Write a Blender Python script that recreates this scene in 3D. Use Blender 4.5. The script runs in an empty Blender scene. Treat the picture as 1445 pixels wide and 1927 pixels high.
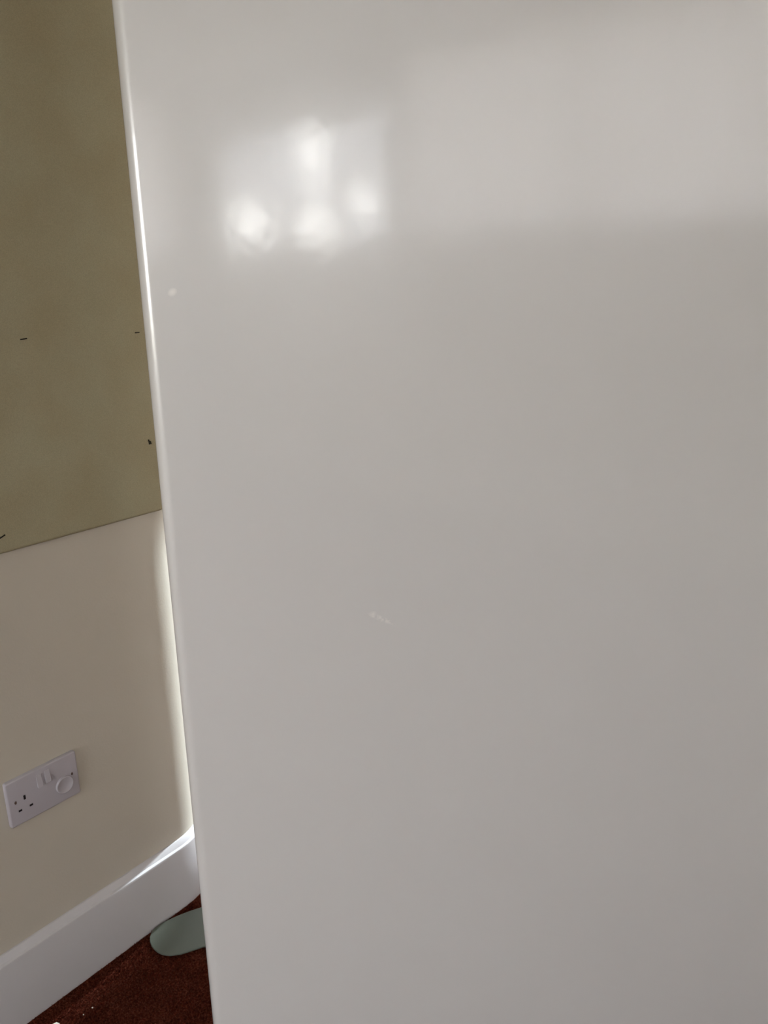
import bpy, bmesh, math, random
import numpy as np
from mathutils import Vector, Matrix

S = bpy.context.scene
COL = S.collection
random.seed(7)
rng = np.random.default_rng(7)

# ---------------------------------------------------------------- camera
CAM_H = 1.378
WALL_D = 1.33
FPX = 1500.0
cam_d = bpy.data.cameras.new('camera')
cam = bpy.data.objects.new('camera', cam_d)
COL.objects.link(cam)
cam_d.sensor_fit = 'VERTICAL'
cam_d.sensor_height = 36.0
cam_d.lens = 36.0 * FPX / 1927.0
cam_d.clip_start = 0.02
pitch = math.atan(441 / 1500)
roll = math.radians(-1.0)
yaw = math.radians(39)
f_ = Vector((0, math.cos(pitch), -math.sin(pitch)))
r_ = Vector((1, 0, 0))
u_ = r_.cross(f_)
r2 = r_ * math.cos(roll) + u_ * math.sin(roll)
u2 = u_ * math.cos(roll) - r_ * math.sin(roll)
M = Matrix((r2, u2, -f_)).transposed().to_4x4()
cam.matrix_world = Matrix.Translation((WALL_D, 0, CAM_H)) @ Matrix.Rotation(yaw, 4, 'Z') @ M
S.camera = cam

# ---------------------------------------------------------------- sky and exposure
SKY = 15.0
w = bpy.data.worlds.new('overcast_sky')
S.world = w
w.use_nodes = True
nt = w.node_tree
bg = nt.nodes['Background']
tc = nt.nodes.new('ShaderNodeTexCoord')
sep = nt.nodes.new('ShaderNodeSeparateXYZ')
rmp = nt.nodes.new('ShaderNodeValToRGB')
mr = nt.nodes.new('ShaderNodeMapRange')
mr.inputs['From Min'].default_value = -1
nt.links.new(tc.outputs['Generated'], sep.inputs[0])
nt.links.new(sep.outputs['Z'], mr.inputs['Value'])
nt.links.new(mr.outputs[0], rmp.inputs[0])
nt.links.new(rmp.outputs[0], bg.inputs[0])
e = rmp.color_ramp.elements
e[0].position = 0.0; e[0].color = (0.16, 0.15, 0.12, 1)
e[1].position = 1.0; e[1].color = (0.62, 0.72, 0.92, 1)
for p, c in ((0.47, (0.22, 0.21, 0.17, 1)), (0.50, (1.0, 0.955, 0.94, 1)), (0.62, (0.98, 0.95, 0.97, 1))):
    k = e.new(p); k.color = c
bg.inputs[1].default_value = SKY
S.view_settings.view_transform = 'Standard'
S.view_settings.look = 'None'
S.view_settings.gamma = 1
S.view_settings.use_curve_mapping = False
S.view_settings.exposure = 0.22

# window openings: (plane, a0, a1, z0, z1); sky portals sit in the openings
WIN_BAY = (-1.30, -0.12, 0.95, 1.86)      # in the bay behind the open door, wall y = 2.6
WIN_SIDE = (-3.06, -1.36, 1.555, 2.29)     # high window in wall x = 3.9
WIN_REAR = (0.05, 1.85, 0.90, 2.20)       # wall y = -3.4
WIN_SHEEN_B = (-1.28, 1.10, 1.59, 2.54)   # beside the high window, added unseen with its blind for the door sheen
WIN_SHEEN_C = (2.35, 3.70, 1.59, 2.54)    # wall y = -3.4, added with its blind to carry the door sheen further left


def portal(name, loc, rot, sx, sy):
    l = bpy.data.lights.new(name, 'AREA')
    l.shape = 'RECTANGLE'; l.size = sx; l.size_y = sy
    l.cycles.is_portal = True
    o = bpy.data.objects.new(name, l)
    COL.objects.link(o)
    o.location = loc; o.rotation_euler = rot


def mid(a, b): return (a + b) / 2


portal('bay_window_portal', (mid(*WIN_BAY[:2]), 2.70, mid(*WIN_BAY[2:])), (math.radians(-90), 0, 0), WIN_BAY[1]-WIN_BAY[0], WIN_BAY[3]-WIN_BAY[2])
portal('side_window_portal', (3.98, mid(*WIN_SIDE[:2]), mid(*WIN_SIDE[2:])), (math.radians(-90), 0, math.radians(-90)), WIN_SIDE[1]-WIN_SIDE[0], WIN_SIDE[3]-WIN_SIDE[2])
for b_ in (WIN_SHEEN_B,):
    portal('sheen_window_portal', (4.0, mid(*b_[:2]), mid(*b_[2:])), (math.radians(-90), 0, math.radians(-90)), b_[1]-b_[0], b_[3]-b_[2])
portal('sheen_window_portal', (mid(*WIN_SHEEN_C[:2]), -3.5, mid(*WIN_SHEEN_C[2:])), (math.radians(90), 0, 0), WIN_SHEEN_C[1]-WIN_SHEEN_C[0], WIN_SHEEN_C[3]-WIN_SHEEN_C[2])
portal('rear_window_portal', (mid(*WIN_REAR[:2]), -3.48, mid(*WIN_REAR[2:])), (math.radians(90), 0, 0), WIN_REAR[1]-WIN_REAR[0], WIN_REAR[3]-WIN_REAR[2])

# low hazy sun, coming through the bay window almost parallel to wall_left
SUN = 19.0
sl_ = bpy.data.lights.new('sun', 'SUN'); sl_.energy = SUN; sl_.angle = math.radians(3); sl_.color = (.84, .92, 1)
sun = bpy.data.objects.new('sun', sl_); COL.objects.link(sun)
sun.rotation_euler = Vector((math.sin(math.radians(-6)), math.cos(math.radians(6)), math.tan(math.radians(28)))).to_track_quat('Z', 'Y').to_euler()

# ---------------------------------------------------------------- helpers


def box(bm, x0, x1, y0, y1, z0, z1):
    m = Matrix.Translation((mid(x0, x1), mid(y0, y1), mid(z0, z1))) @ Matrix.Diagonal((x1-x0, y1-y0, z1-z0, 1))
    return bmesh.ops.create_cube(bm, size=1, matrix=m)['verts']


def prism(bm, pts, z0, z1):
    a = [bm.verts.new((x, y, z0)) for x, y in pts]
    b = [bm.verts.new((x, y, z1)) for x, y in pts]
    n = len(pts)
    bm.faces.new(a[::-1]); bm.faces.new(b)
    for i in range(n):
        bm.faces.new((a[i], a[(i+1) % n], b[(i+1) % n], b[i]))


def obj(name, bm, mat, parent=None, bevel=0, seg=3, smooth=True):
    bmesh.ops.recalc_face_normals(bm, faces=bm.faces)
    me = bpy.data.meshes.new(name)
    bm.to_mesh(me); bm.free()
    me.materials.append(mat)
    o = bpy.data.objects.new(name, me)
    COL.objects.link(o)
    if parent: o.parent = parent
    if bevel:
        b = o.modifiers.new('bevel', 'BEVEL')
        b.width = bevel; b.segments = seg; b.limit_method = 'ANGLE'; b.angle_limit = math.radians(40)
    if smooth:
        for p in me.polygons: p.use_smooth = True
        try:
            me.set_sharp_from_angle(angle=math.radians(35))
        except Exception:
            pass
    return o


def struct(name, bm, mat, parent=None, **k):
    o = obj(name, bm, mat, parent, **k)
    if parent is None: o['kind'] = 'structure'
    return o


def thing(name, label, cat, loc=(0, 0, 0), rz=0, group=None):
    o = bpy.data.objects.new(name, None)
    COL.objects.link(o)
    o.empty_display_size = .02
    o.location = loc; o.rotation_euler = (0, 0, rz)
    return tag(o, label, cat, group)


def tag(o, label, cat, group=None):
    o['label'] = label; o['category'] = cat
    if group: o['group'] = group
    return o


def srgb(r, g, b):
    return tuple(((c/255)/12.92 if c/255 <= .04045 else ((c/255+.055)/1.055)**2.4) for c in (r, g, b)) + (1,)


def mat(name, col, rough=.5, spec=.5, coat=0, coat_r=.05, noise=None, bump=None):
    """noise = (scale, amount), bump = (scale, strength, distance)"""
    m = bpy.data.materials.new(name)
    m.use_nodes = True
    t = m.node_tree; N = t.nodes; L = t.links
    b = N['Principled BSDF']
    b.inputs['Base Color'].default_value = col
    b.inputs['Roughness'].default_value = rough
    b.inputs['Specular IOR Level'].default_value = spec
    b.inputs['Coat Weight'].default_value = coat
    b.inputs['Coat Roughness'].default_value = coat_r
    tc = N.new('ShaderNodeTexCoord')
    if noise:
        n = N.new('ShaderNodeTexNoise'); n.inputs['Scale'].default_value = noise[0]; n.inputs['Detail'].default_value = 4
        L.new(tc.outputs['Object'], n.inputs['Vector'])
        mx = N.new('ShaderNodeMix'); mx.data_type = 'RGBA'
        a = noise[1]
        mx.inputs[6].default_value = tuple(c*(1-a) for c in col[:3]) + (1,)
        mx.inputs[7].default_value = tuple(min(1, c*(1+a)) for c in col[:3]) + (1,)
        L.new(n.outputs['Fac'], mx.inputs[0]); L.new(mx.outputs[2], b.inputs['Base Color'])
    if bump:
        n = N.new('ShaderNodeTexNoise'); n.inputs['Scale'].default_value = bump[0]; n.inputs['Detail'].default_value = 3
        L.new(tc.outputs['Object'], n.inputs['Vector'])
        bp = N.new('ShaderNodeBump'); bp.inputs['Strength'].default_value = bump[1]; bp.inputs['Distance'].default_value = bump[2]
        L.new(n.outputs['Fac'], bp.inputs['Height'])
        L.new(bp.outputs[0], b.inputs['Normal'])
    return m


# ---------------------------------------------------------------- materials
M_WALL = mat('cream_emulsion', (0.51, 0.468, 0.40, 1), .8, .3, noise=(3, .03), bump=(220, .25, .0008))
M_CEIL = mat('white_ceiling_paint', (0.90, 0.88, 0.87, 1), .9, .2)
M_TRIM = mat('white_satin_trim_paint', (0.51, 0.495, 0.51, 1), .55, .4, noise=(5, .02), bump=(60, .08, .001))
M_PLASTIC = mat('white_moulded_plastic', (0.42, 0.395, 0.43, 1), .32, .5)
M_DARK = mat('dark_slot', (0.012, 0.008, 0.01, 1), .7, .2)
M_SCREW = mat('tarnished_screw_steel', (0.10, 0.06, 0.05, 1), .45, .5)
M_STEEL = mat('dull_staple_steel', (0.012, 0.010, 0.008, 1), .8, .1)
M_PLATE = mat('grey_green_plate', (0.085, 0.093, 0.073, 1), .55, .4, noise=(30, .04), bump=(300, .1, .0005))
M_PAPER = mat('pale_paper', (0.55, 0.52, 0.44, 1), .9, .2)
M_FRAME = mat('white_window_frame', (0.75, 0.75, 0.75, 1), .4, .5)
M_LEAF = mat('pale_leaf', (0.60, 0.59, 0.61, 1), .7, .3, noise=(2, .2))
M_BARK = mat('bark', (0.10, 0.08, 0.06, 1), .9, .2, noise=(9, .3))
M_DOORWOOD = None


def carpet_mat():
    m = bpy.data.materials.new('red_brown_carpet'); m.use_nodes = True
    t = m.node_tree; N = t.nodes; L = t.links; b = N['Principled BSDF']
    b.inputs['Roughness'].default_value = 1; b.inputs['Specular IOR Level'].default_value = .05
    g = N.new('ShaderNodeNewGeometry')
    n = N.new('ShaderNodeTexNoise'); n.inputs['Scale'].default_value = 260; n.inputs['Detail'].default_value = 3
    n2 = N.new('ShaderNodeTexNoise'); n2.inputs['Scale'].default_value = 14; n2.inputs['Detail'].default_value = 4
    L.new(g.outputs['Position'], n.inputs['Vector']); L.new(g.outputs['Position'], n2.inputs['Vector'])
    r = N.new('ShaderNodeValToRGB')
    el = r.color_ramp.elements
    el[0].position = .30; el[0].color = (0.052, 0.008, 0.004, 1)
    el[1].position = .72; el[1].color = (0.145, 0.044, 0.026, 1)
    k = el.new(.52); k.color = (0.082, 0.017, 0.008, 1)
    ad = N.new('ShaderNodeMath'); ad.operation = 'MULTIPLY_ADD'; ad.inputs[1].default_value = .35
    ad2 = N.new('ShaderNodeMath'); ad2.operation = 'ADD'; ad2.inputs[1].default_value = -.17
    L.new(n2.outputs['Fac'], ad.inputs[0]); L.new(n.outputs['Fac'], ad.inputs[2]); L.new(ad.outputs[0], ad2.inputs[0])
    L.new(ad2.outputs[0], r.inputs[0]); L.new(r.outputs[0], b.inputs['Base Color'])
    bp = N.new('ShaderNodeBump'); bp.inputs['Strength'].default_value = .8; bp.inputs['Distance'].default_value = .003
    L.new(n.outputs['Fac'], bp.inputs['Height']); L.new(bp.outputs[0], b.inputs['Normal'])
    return m


M_CARPET = carpet_mat()


def board_mat():
    m = bpy.data.materials.new('olive_grey_felt'); m.use_nodes = True
    t = m.node_tree; N = t.nodes; L = t.links; b = N['Principled BSDF']
    b.inputs['Roughness'].default_value = .95; b.inputs['Specular IOR Level'].default_value = .1
    tc = N.new('ShaderNodeTexCoord')
    n = N.new('ShaderNodeTexNoise'); n.inputs['Scale'].default_value = 9; n.inputs['Detail'].default_value = 5
    f = N.new('ShaderNodeTexNoise'); f.inputs['Scale'].default_value = 700; f.inputs['Detail'].default_value = 2
    L.new(tc.outputs['Object'], n.inputs['Vector']); L.new(tc.outputs['Object'], f.inputs['Vector'])
    r = N.new('ShaderNodeValToRGB'); el = r.color_ramp.elements
    el[0].position = .3; el[0].color = (0.385, 0.335, 0.215, 1)
    el[1].position = .7; el[1].color = (0.41, 0.375, 0.255, 1)
    L.new(n.outputs['Fac'], r.inputs[0])
    mx = N.new('ShaderNodeMix'); mx.data_type = 'RGBA'; mx.blend_type = 'MULTIPLY'; mx.inputs[0].default_value = .35
    L.new(r.outputs[0], mx.inputs[6]); L.new(f.outputs['Fac'], mx.inputs[7])
    L.new(mx.outputs[2], b.inputs['Base Color'])
    bp = N.new('ShaderNodeBump'); bp.inputs['Strength'].default_value = .4; bp.inputs['Distance'].default_value = .0006
    L.new(f.outputs['Fac'], bp.inputs['Height']); L.new(bp.outputs[0], b.inputs['Normal'])
    return m


M_BOARD = board_mat()


def gloss_mat():
    """white gloss paint with slight roller ripple and two pale scuffs (object space: x along the leaf, z up)"""
    m = bpy.data.materials.new('white_gloss_paint'); m.use_nodes = True
    t = m.node_tree; N = t.nodes; L = t.links; b = N['Principled BSDF']
    base = (0.665, 0.658, 0.652, 1)
    b.inputs['Roughness'].default_value = .33
    b.inputs['Specular IOR Level'].default_value = 1.0
    b.inputs['Coat Weight'].default_value = 1.0
    b.inputs['Coat Roughness'].default_value = .105
    b.inputs['Coat IOR'].default_value = 1.58
    tc = N.new('ShaderNodeTexCoord')
    sp = N.new('ShaderNodeSeparateXYZ'); L.new(tc.outputs['Object'], sp.inputs[0])

    def mth(op, a, bb=None, c=None):
        n = N.new('ShaderNodeMath'); n.operation = op
        for i, v in enumerate((a, bb, c)):
            if v is None: continue
            if isinstance(v, (int, float)): n.inputs[i].default_value = v
            else: L.new(v, n.inputs[i])
        return n.outputs[0]
    nz = N.new('ShaderNodeTexNoise'); nz.inputs['Scale'].default_value = 170; nz.inputs['Detail'].default_value = 3
    L.new(tc.outputs['Object'], nz.inputs['Vector'])
    total = None
    for (cx, cz, a, rx, rz, th, amt) in ((.2635, .955, math.radians(-28), .022, .0042, .50, .40), (.036, 1.3665, 0.6, .0062, .0045, .20, .55), (.252, .9625, 0, .006, .005, .35, .3)):
        dx = mth('SUBTRACT', sp.outputs['X'], cx); dz = mth('SUBTRACT', sp.outputs['Z'], cz)
        ca, sa = math.cos(a), math.sin(a)
        p = mth('DIVIDE', mth('ADD', mth('MULTIPLY', dx, ca), mth('MULTIPLY', dz, sa)), rx)
        q = mth('DIVIDE', mth('SUBTRACT', mth('MULTIPLY', dz, ca), mth('MULTIPLY', dx, sa)), rz)
        d = mth('ADD', mth('MULTIPLY', p, p), mth('MULTIPLY', q, q))
        k = mth('MULTIPLY', mth('MAXIMUM', mth('SUBTRACT', 1, d), 0), amt)
        k = mth('MULTIPLY', k, mth('MINIMUM', mth('MAXIMUM', mth('MULTIPLY', mth('SUBTRACT', nz.outputs['Fac'], th*.8), 6), 0), 1))
        total = k if total is None else mth('ADD', total, k)
    mx = N.new('ShaderNodeMix'); mx.data_type = 'RGBA'
    mx.inputs[6].default_value = base; mx.inputs[7].default_value = (1, .97, .93, 1)
    L.new(total, mx.inputs[0]); L.new(mx.outputs[2], b.inputs['Base Color'])
    n1 = N.new('ShaderNodeTexNoise'); n1.inputs['Scale'].default_value = 26; n1.inputs['Detail'].default_value = 2
    L.new(tc.outputs['Object'], n1.inputs['Vector'])
    bp = N.new('ShaderNodeBump'); bp.inputs['Strength'].default_value = .35; bp.inputs['Distance'].default_value = .0006
    L.new(n1.outputs['Fac'], bp.inputs['Height']); L.new(bp.outputs[0], b.inputs['Coat Normal'])
    return m


M_GLOSS = gloss_mat()


def glass_mat():
    m = bpy.data.materials.new('window_glass'); m.use_nodes = True
    t = m.node_tree; N = t.nodes; L = t.links
    N.remove(N['Principled BSDF'])
    tr = N.new('ShaderNodeBsdfTransparent'); tr.inputs[0].default_value = (.95, .97, .96, 1)
    gl = N.new('ShaderNodeBsdfGlossy'); gl.inputs['Roughness'].default_value = .02
    mx = N.new('ShaderNodeMixShader'); mx.inputs[0].default_value = .06
    L.new(tr.outputs[0], mx.inputs[1]); L.new(gl.outputs[0], mx.inputs[2])
    L.new(mx.outputs[0], N['Material Output'].inputs[0])
    return m


M_GLASS = glass_mat()

# ---------------------------------------------------------------- the room
H = 2.6
X1 = 3.9
YR = -3.4
BLIND = .38
YB = 2.6
XB = -1.45
CY, CR = 0.873, 0.15        # where the rounded outer corner of wall_left starts, and its radius

def arc(r, n=20):
    return [(-CR + r*math.cos(a), CY + r*math.sin(a)) for a in (math.pi/2*i/n for i in range(n+1))]


bm = bmesh.new()
prism(bm, [(0, YR)] + arc(CR) + [(XB, CY+CR), (XB, CY-.08), (-.13, CY-.08), (-.13, YR)], 0, H)
struct('wall_left', bm, M_WALL)

# skirting swept along wall_left
prof = [(0, 0), (.018, 0), (.018, .1510), (.0165, .1545), (.0140, .1560), (.0115, .1568), (.0060, .1650), (.0030, .1678), (0, .168)]
bm = bmesh.new(); rows = []
for d, z in prof:
    pts = [(d, YR+.001)] + arc(CR + d) + [(XB + .001, CY+CR+d)]
    rows.append([bm.verts.new((x, y, z)) for x, y in pts])
for a, b in zip(rows, rows[1:] + rows[:1]):
    for i in range(len(a)-1):
        bm.faces.new((a[i], a[i+1], b[i+1], b[i]))
bm.faces.new([r[0] for r in rows]); bm.faces.new([r[-1] for r in rows][::-1])
struct('baseboard_left', bm, M_TRIM)

bm = bmesh.new(); box(bm, XB-.1, X1+.1, YR-.1, YB+.1, -.1, 0); struct('floor', bm, M_CARPET)
bm = bmesh.new(); box(bm, XB-.1, X1+.1, YR-.1, YB+.1, H, H+.1); struct('ceiling', bm, M_CEIL)


def holed(name, axis, p0, p1, a0, a1, *holes):
    """wall slab between p0 and p1 on its thin axis, with one opening"""
    bm = bmesh.new(); spans = []; a = a0
    for h0, h1, z0, z1 in sorted(holes):
        spans += [(a, h0, 0, H), (h0, h1, 0, z0), (h0, h1, z1, H)]; a = h1
    spans.append((a, a1, 0, H))
    for s0, s1, t0, t1 in spans:
        if axis == 'y': box(bm, s0, s1, p0, p1, t0, t1)
        else: box(bm, p0, p1, s0, s1, t0, t1)
    struct(name, bm, M_WALL, smooth=False)


holed('wall_rear', 'y', YR-.12, YR, -.13, X1, WIN_REAR, WIN_SHEEN_C)
holed('wall_right', 'x', X1, X1+.12, YR-.12, 1.36, WIN_SIDE, WIN_SHEEN_B)
holed('wall_back', 'y', YB, YB+.12, XB, X1, WIN_BAY)
bm = bmesh.new(); box(bm, XB-.1, XB, CY-.08, YB+.12, 0, H); struct('wall_bay', bm, M_WALL)
bm = bmesh.new(); box(bm, 1.262, X1, 1.26, 1.36, 0, H); struct('wall_front', bm, M_WALL)
bm = bmesh.new(); box(bm, 1.236, 1.262, 1.25, 1.37, 0, 2.10); struct('trim_1', bm, M_TRIM)


def window(name, axis, p, hole, bars_v=1, bars_h=0):
    h0, h1, z0, z1 = hole
    root = None
    def bx(bm, s0, s1, d0, d1, t0, t1):
        if axis == 'y': box(bm, s0, s1, p+d0, p+d1, t0, t1)
        else: box(bm, p+d0, p+d1, s0, s1, t0, t1)
    bm = bmesh.new()
    t = .045
    bx(bm, h0, h1, -.03, .03, z0, z0+t); bx(bm, h0, h1, -.03, .03, z1-t, z1)
    bx(bm, h0, h0+t, -.03, .03, z0+t, z1-t); bx(bm, h1-t, h1, -.03, .03, z0+t, z1-t)
    for i in range(bars_v):
        c = h0 + (h1-h0)*(i+1)/(bars_v+1); bx(bm, c-.02, c+.02, -.025, .025, z0+t, z1-t)
    for i in range(bars_h):
        c = z0 + (z1-z0)*(i+1)/(bars_h+1); bx(bm, h0+t, h1-t, -.022, .022, c-.02, c+.02)
    root = struct(name, bm, M_FRAME, smooth=False)
    bm = bmesh.new(); bx(bm, h0+t, h1-t, -.003, .003, z0+t, z1-t)
    obj('pane', bm, M_GLASS, root, smooth=False)


window('sheen_window_4', 'x', X1+.07, WIN_SHEEN_B, 1)  # added opening, lets sky through the blind the door mirrors
M_BLIND = bpy.data.materials.new('translucent_sheen_cloth'); M_BLIND.use_nodes = True  # cloth of the added blinds, a soft bright band for the door to reflect
_t = M_BLIND.node_tree; _t.nodes.remove(_t.nodes['Principled BSDF'])
_a = _t.nodes.new('ShaderNodeBsdfTranslucent'); _a.inputs[0].default_value = (BLIND, BLIND*.975, BLIND*.97, 1)
_b = _t.nodes.new('ShaderNodeBsdfDiffuse'); _b.inputs[0].default_value = (.6, .585, .58, 1)
_m = _t.nodes.new('ShaderNodeAddShader'); _t.links.new(_a.outputs[0], _m.inputs[0]); _t.links.new(_b.outputs[0], _m.inputs[1])
_t.links.new(_m.outputs[0], _t.nodes['Material Output'].inputs[0])
for b_, lab, rz_ in ((WIN_SHEEN_B, 'widest pale blind over a high window, added unseen to brighten the door sheen', 0),
                     (WIN_SHEEN_C, 'pale blind over the high rear wall window, added unseen for the door sheen', -math.pi/2)):
    rb_ = thing('sheen_blind', lab, 'blind', (X1+.02, mid(*b_[:2]), b_[3]-.02) if not rz_ else (mid(*b_[:2]), YR-.02, b_[3]-.02), rz_)
    hw = (b_[1]-b_[0])/2 - .004
    bm = bmesh.new(); box(bm, -.0006, .0006, -hw, hw, -(b_[3]-b_[2])+.03, .0)
    obj('sheen_cloth', bm, M_BLIND, rb_, smooth=False)
    bm = bmesh.new(); bmesh.ops.create_cone(bm, cap_ends=True, segments=20, radius1=.018, radius2=.018, depth=2*hw, matrix=Matrix.Rotation(math.pi/2, 4, 'X'))
    obj('roller', bm, M_FRAME, rb_)
window('window_2', 'x', X1+.06, WIN_SIDE, 0)
window('window_1', 'y', YB+.06, WIN_BAY, 0)
window('sheen_window_5', 'y', YR-.07, WIN_SHEEN_C, 0)  # added opening behind the rear blind, only feeds the door sheen
window('window_3', 'y', YR-.06, WIN_REAR, 1)

# ---------------------------------------------------------------- the open gloss white door
E0 = (0.5493, 0.5416)
pang = math.atan2(0.7313537, 0.68199836)
bm = bmesh.new()
T, R_, W_ = .040, .0150, .975


def rc(cx, cy, r, a0, a1, n=12):
    return [(cx + r*math.cos(math.radians(a0+(a1-a0)*i/n)), cy + r*math.sin(math.radians(a0+(a1-a0)*i/n))) for i in range(n+1)]


# local frame: x along the leaf, -y is the face towards the camera
outline = rc(R_, R_, R_, 180, 270) + rc(W_-.004, .004, .004, 270, 360, 4) + rc(W_-.004, T-.004, .004, 0, 90, 4) + rc(.010, T-.010, .010, 90, 180, 6)
prism(bm, outline, .008, 2.04)
door = struct('door_1', bm, M_GLOSS)
door.location = (E0[0], E0[1], 0)
door.rotation_euler = (0, 0, pang)
tag(door, 'large glossy white painted door leaf with a rounded edge, reflecting a window', 'door')

# ---------------------------------------------------------------- notice board with staples
nb = thing('notice_board', 'olive grey felt-covered notice board fixed high on the cream wall', 'notice board', (0.0, .30, .936))
bm = bmesh.new(); box(bm, .0006, .012, -.80, .6225, 0, 1.25)
obj('felt_panel', bm, M_BOARD, nb, bevel=.005, seg=4)


def staple(y, z, ang, length, label, leg=False):
    bm = bmesh.new()
    r = .0008
    L = length/2
    for (a0, a1, b0, b1) in ((-L, L, -r, r), (-L-r, -L+r, -r, r), (L-r, L+r, -r, r)):
        if a0 == -L: box(bm, .0008, .0020, a0, a1, b0, b1)
        else: box(bm, -.0012, .0020, a0, a1, b0, b1)
    if leg:
        box(bm, .0008, .0024, -L*.2, L*1.3, r*2.6, r*4.2)
    o = obj('staple', bm, M_STEEL, smooth=False)
    o.location = (.0120, y, z)
    o.rotation_euler = (ang, 0, 0)
    tag(o, label, 'staple', 'staples left in the notice board')


staple(.681, 1.290, math.radians(4), .0095, 'dark staple, level, alone in the middle of the notice board')
staple(.9015, 1.287, math.radians(2), .0075, 'thin dark staple high on the board beside the white door edge')
staple(.9032, 1.0785, math.radians(-80), .0080, 'bent upright staple low on the board beside the white door edge', True)
staple(.5945, .9665, math.radians(20), .0100, 'bent staple near the bottom edge of the notice board', False)

# ---------------------------------------------------------------- double socket
so = thing('double_socket', 'white plastic double wall socket with two switches above the skirting', 'socket', (0, .600, .4637))


def rrect(w_, h_, r, n=5):
    pts = []
    for cx, cy, a in ((w_/2-r, h_/2-r, 0), (-w_/2+r, h_/2-r, 90), (-w_/2+r, -h_/2+r, 180), (w_/2-r, -h_/2+r, 270)):
        pts += rc(cx, cy, r, a, a+90, n)
    return pts


def plate_bm(layers, w_, h_, r, cy=0, cz=0):
    """layers: (x offset, inset) from the wall outwards"""
    bm = bmesh.new(); rows = []
    for x, ins in layers:
        rows.append([bm.verts.new((x, cy+a, cz+b)) for a, b in rrect(w_-2*ins, h_-2*ins, max(r-ins, .0006))])
    n = len(rows[0])
    for a, b in zip(rows, rows[1:]):
        for i in range(n): bm.faces.new((a[i], a[(i+1) % n], b[(i+1) % n], b[i]))
    bm.faces.new(rows[0][::-1]); bm.faces.new(rows[-1])
    return bm


obj('face_plate', plate_bm([(.0004, 0), (.0062, 0), (.0078, .0005), (.0088, .0016), (.0090, .0030)], .140, .0935, .004), M_PLASTIC, so)
for nm, y, z in (('a', -.0070, .0226), ('b', .0088, .0245)):
    bm = bmesh.new()
    vs = box(bm, .0085, .0098, y-.0052, y+.0052, z-.0130, z+.0130)
    for v in vs:                                   # rocker: one end stands proud
        if v.co.x > .0095 and v.co.z < z: v.co.x += .0034
    obj('rocker_switch', bm, M_PLASTIC, so, bevel=.0008)
for y, z, w_, h_ in ((-.0383, .0043, .0040, .0090), (-.0496, -.0180, .0066, .0040), (-.0284, -.0178, .0066, .0040)):
    obj('pin_hole', plate_bm([(.0086, 0), (.00912, 0)], w_, h_, .0006, y, z), M_DARK, so, smooth=False)
for y, z in ((-.0559, .0020), (.0568, .0025)):
    bm = bmesh.new()
    bmesh.ops.create_cone(bm, cap_ends=True, segments=20, radius1=.0026, radius2=.0022, depth=.001,
                          matrix=Matrix.Translation((.0093, y, z)) @ Matrix.Rotation(math.pi/2, 4, 'Y') @ Matrix.Diagonal((1.25, .85, 1, 1)))
    sc = obj('screw_head', bm, M_SCREW, so)
    bm = bmesh.new(); box(bm, -.0001, .0002, -.0019, .0019, -.0003, .0003)
    sl = obj('screw_slot', bm, M_DARK, sc, smooth=False)
    sl.location = (.0098, y, z); sl.rotation_euler = (math.radians(50), 0, 0)
bm = bmesh.new(); rows = []
for x, r in ((.0086, .0180), (.0118, .0176), (.0128, .0166), (.0130, .0150), (.0124, .0138)):
    rows.append([bm.verts.new((x, .0392 + r*math.cos(a), -.0118 + r*math.sin(a))) for a in (2*math.pi*i/48 for i in range(48))])
for a, b in zip(rows, rows[1:]):
    for i in range(48): bm.faces.new((a[i], a[(i+1) % 48], b[(i+1) % 48], b[i]))
bm.faces.new(rows[-1]); bm.faces.new(rows[0][::-1])
obj('round_cover', bm, M_PLASTIC, so)

# ---------------------------------------------------------------- flat grey plate on the carpet
vis = [(.1485, .8195), (.1359, .7955), (.1250, .7760), (.1102, .7600), (.0960, .7520), (.0830, .7490), (.0690, .7490), (.0560, .7515), (.0440, .7565),
       (.0330, .7645), (.0245, .7760), (.0210, .7880), (.0225, .8050), (.0270, .8200), (.0330, .8400), (.0430, .8640), (.0560, .8900)]
hid = [(.0680, .9020), (.0850, .9085), (.1150, .9100), (.1550, .9090), (.2000, .9050), (.2280, .8930), (.2400, .8720), (.2330, .8480),
       (.2130, .8330), (.1880, .8290), (.1660, .8270)]
pts = vis + hid
bm = bmesh.new()
prism(bm, pts[::-1], .0044, .0080)
pl = obj('base_plate', bm, M_PLATE, bevel=.0012, seg=3)
tag(pl, 'flat grey-green plate with a rounded end lying on the red carpet by the skirting', 'floor plate')

# ---------------------------------------------------------------- scraps on the carpet
bm = bmesh.new()
prism(bm, [(-.006, -.004), (.004, -.006), (.0075, .001), (.003, .0065), (-.004, .004)], 0, .0006)
for v in bm.verts: v.co.z += .0022 + .10*abs(v.co.x)
o = obj('paper_scrap', bm, M_PAPER, smooth=False); o.location = (.0680, .5235, .0012)
tag(o, 'small pale scrap of paper on the red carpet', 'paper scrap')
for x, y, s, lab in ((.0905, .5885, .0016, 'tiny white speck on the red carpet, the brighter of two'), (.0905, .5690, .0012, 'tiny dull white speck on the red carpet beside a brighter one')):
    bm = bmesh.new(); bmesh.ops.create_icosphere(bm, subdivisions=2, radius=s)
    for v in bm.verts: v.co *= random.uniform(.75, 1.15)
    o = obj('crumb', bm, M_PAPER); o.location = (x, y, .0042)
    tag(o, lab, 'crumb', 'specks on the carpet')

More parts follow.
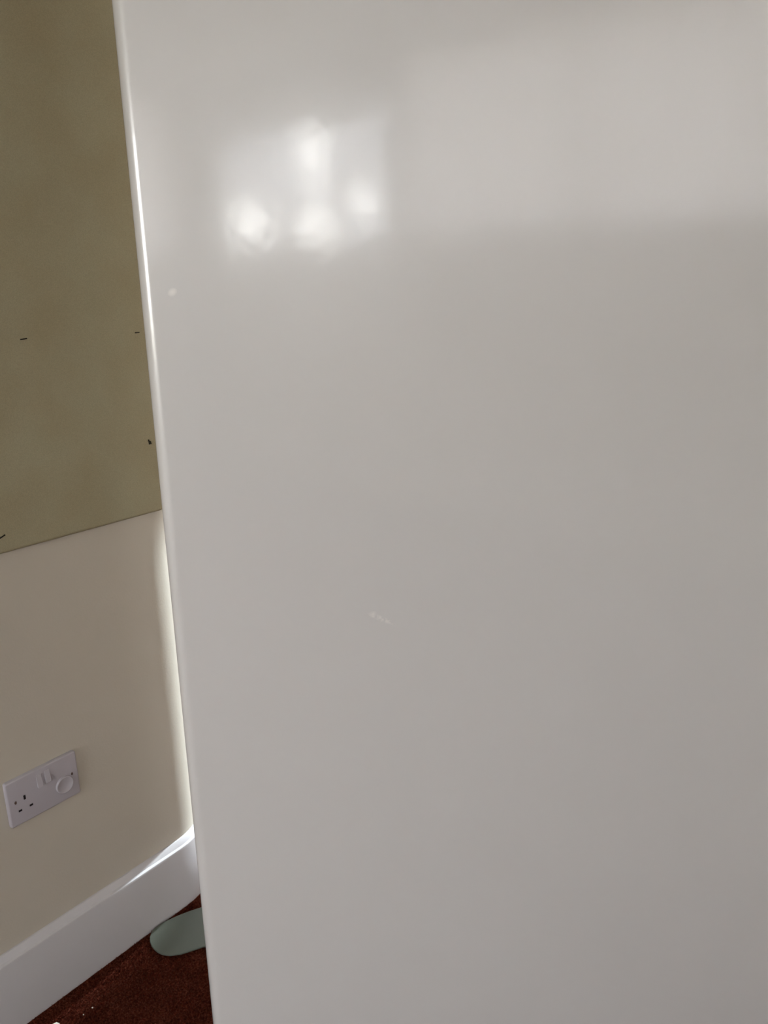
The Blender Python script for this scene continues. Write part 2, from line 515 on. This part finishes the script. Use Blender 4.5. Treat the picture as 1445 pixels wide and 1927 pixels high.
# ---------------------------------------------------------------- carpet pile (short loops of yarn)
NB = 90000
px = rng.uniform(.0195, .80, NB*2); py = rng.uniform(.30, 1.30, NB*2)
dist = np.maximum(np.maximum(px-.45, .42-py), np.maximum(py-1.05, 0))
keep = rng.random(NB*2) > np.clip(dist/.25, 0, 1)
px, py = px[keep], py[keep]
inside = np.zeros(len(px), bool)
pc = np.array(pts)
for (xa, ya), (xb, yb) in zip(pc, np.roll(pc, -1, 0)):
    cr = ((ya > py) != (yb > py)) & (px < (xb-xa)*(py-ya)/(yb-ya+1e-12) + xa)
    inside ^= cr
out = ~inside
px, py = px[out], py[out]
n = len(px)
h = rng.uniform(.0022, .0042, n)
a = rng.uniform(0, 2*np.pi, n); wd = rng.uniform(.0006, .0011, n)
lx, ly = rng.normal(0, .0011, n), rng.normal(0, .0011, n)
dx, dy = np.cos(a)*wd, np.sin(a)*wd
v = np.empty((n, 4, 3))
v[:, 0] = np.c_[px-dx, py-dy, np.zeros(n)]; v[:, 1] = np.c_[px+dx, py+dy, np.zeros(n)]
v[:, 2] = np.c_[np.maximum(px+dx*.6+lx, .0187), py+dy*.6+ly, h]; v[:, 3] = np.c_[np.maximum(px-dx*.6+lx, .0187), py-dy*.6+ly, h]
me = bpy.data.meshes.new('carpet_pile')
me.vertices.add(n*4); me.vertices.foreach_set('co', v.ravel())
me.loops.add(n*4); me.loops.foreach_set('vertex_index', np.arange(n*4, dtype=np.int32))
me.polygons.add(n); me.polygons.foreach_set('loop_start', np.arange(0, n*4, 4, dtype=np.int32))
me.update(calc_edges=True); me.validate()
me.materials.append(M_CARPET)
o = bpy.data.objects.new('carpet_pile', me); COL.objects.link(o)
o['kind'] = 'stuff'
tag(o, 'short red-brown carpet pile', 'carpet')

# ---------------------------------------------------------------- the tree outside window_2: leaves with gaps of bright sky
VP = np.array([.66, .85, 1.50])           # roughly where the door stands, looking out
tree = thing('garden_tree', 'pale leafy tree outside the high window', 'tree', (7.2, -4.35, 0))
gaps = [(-1.96, .78, .15, .24), (-2.61, .39, .25, .12), (-1.96, .28, .18, .20), (-1.55, .44, .11, .08)]
NL = 7200
lv = []
while len(lv) < NL:
    X = random.uniform(6.6, 7.8); k = (X - VP[0]) / (3.9 - VP[0])
    yw = random.uniform(-3.25, -1.1); zw = random.uniform(-.05, 1.05)
    if any(((yw-g[0])/g[2])**2 + ((zw-g[1])/g[3])**2 < random.uniform(.75, 1.1) for g in gaps): continue
    lv.append((X, VP[1] + (yw-VP[1])*k, VP[2] + (zw + CAM_H - VP[2])*k))
lv = np.array(lv) - np.array([7.2, -4.35, 0])
nrm = rng.normal(size=(NL, 3)); nrm /= np.linalg.norm(nrm, axis=1)[:, None]
t1 = np.cross(nrm, rng.normal(size=(NL, 3))); t1 /= np.linalg.norm(t1, axis=1)[:, None]
t2 = np.cross(nrm, t1); s = rng.uniform(.05, .09, (NL, 1))
v = np.stack([lv - t1*s, lv + t2*s*.55, lv + t1*s, lv - t2*s*.55], 1)
me = bpy.data.meshes.new('foliage')
me.vertices.add(NL*4); me.vertices.foreach_set('co', v.ravel())
me.loops.add(NL*4); me.loops.foreach_set('vertex_index', np.arange(NL*4, dtype=np.int32))
me.polygons.add(NL); me.polygons.foreach_set('loop_start', np.arange(0, NL*4, 4, dtype=np.int32))
me.update(calc_edges=True); me.validate()
me.materials.append(M_LEAF)
o = bpy.data.objects.new('foliage', me); COL.objects.link(o); o.parent = tree
bm = bmesh.new()
bmesh.ops.create_cone(bm, cap_ends=True, segments=16, radius1=.16, radius2=.09, depth=2.4, matrix=Matrix.Translation((0, 0, 1.2)))
obj('trunk', bm, M_BARK, tree)
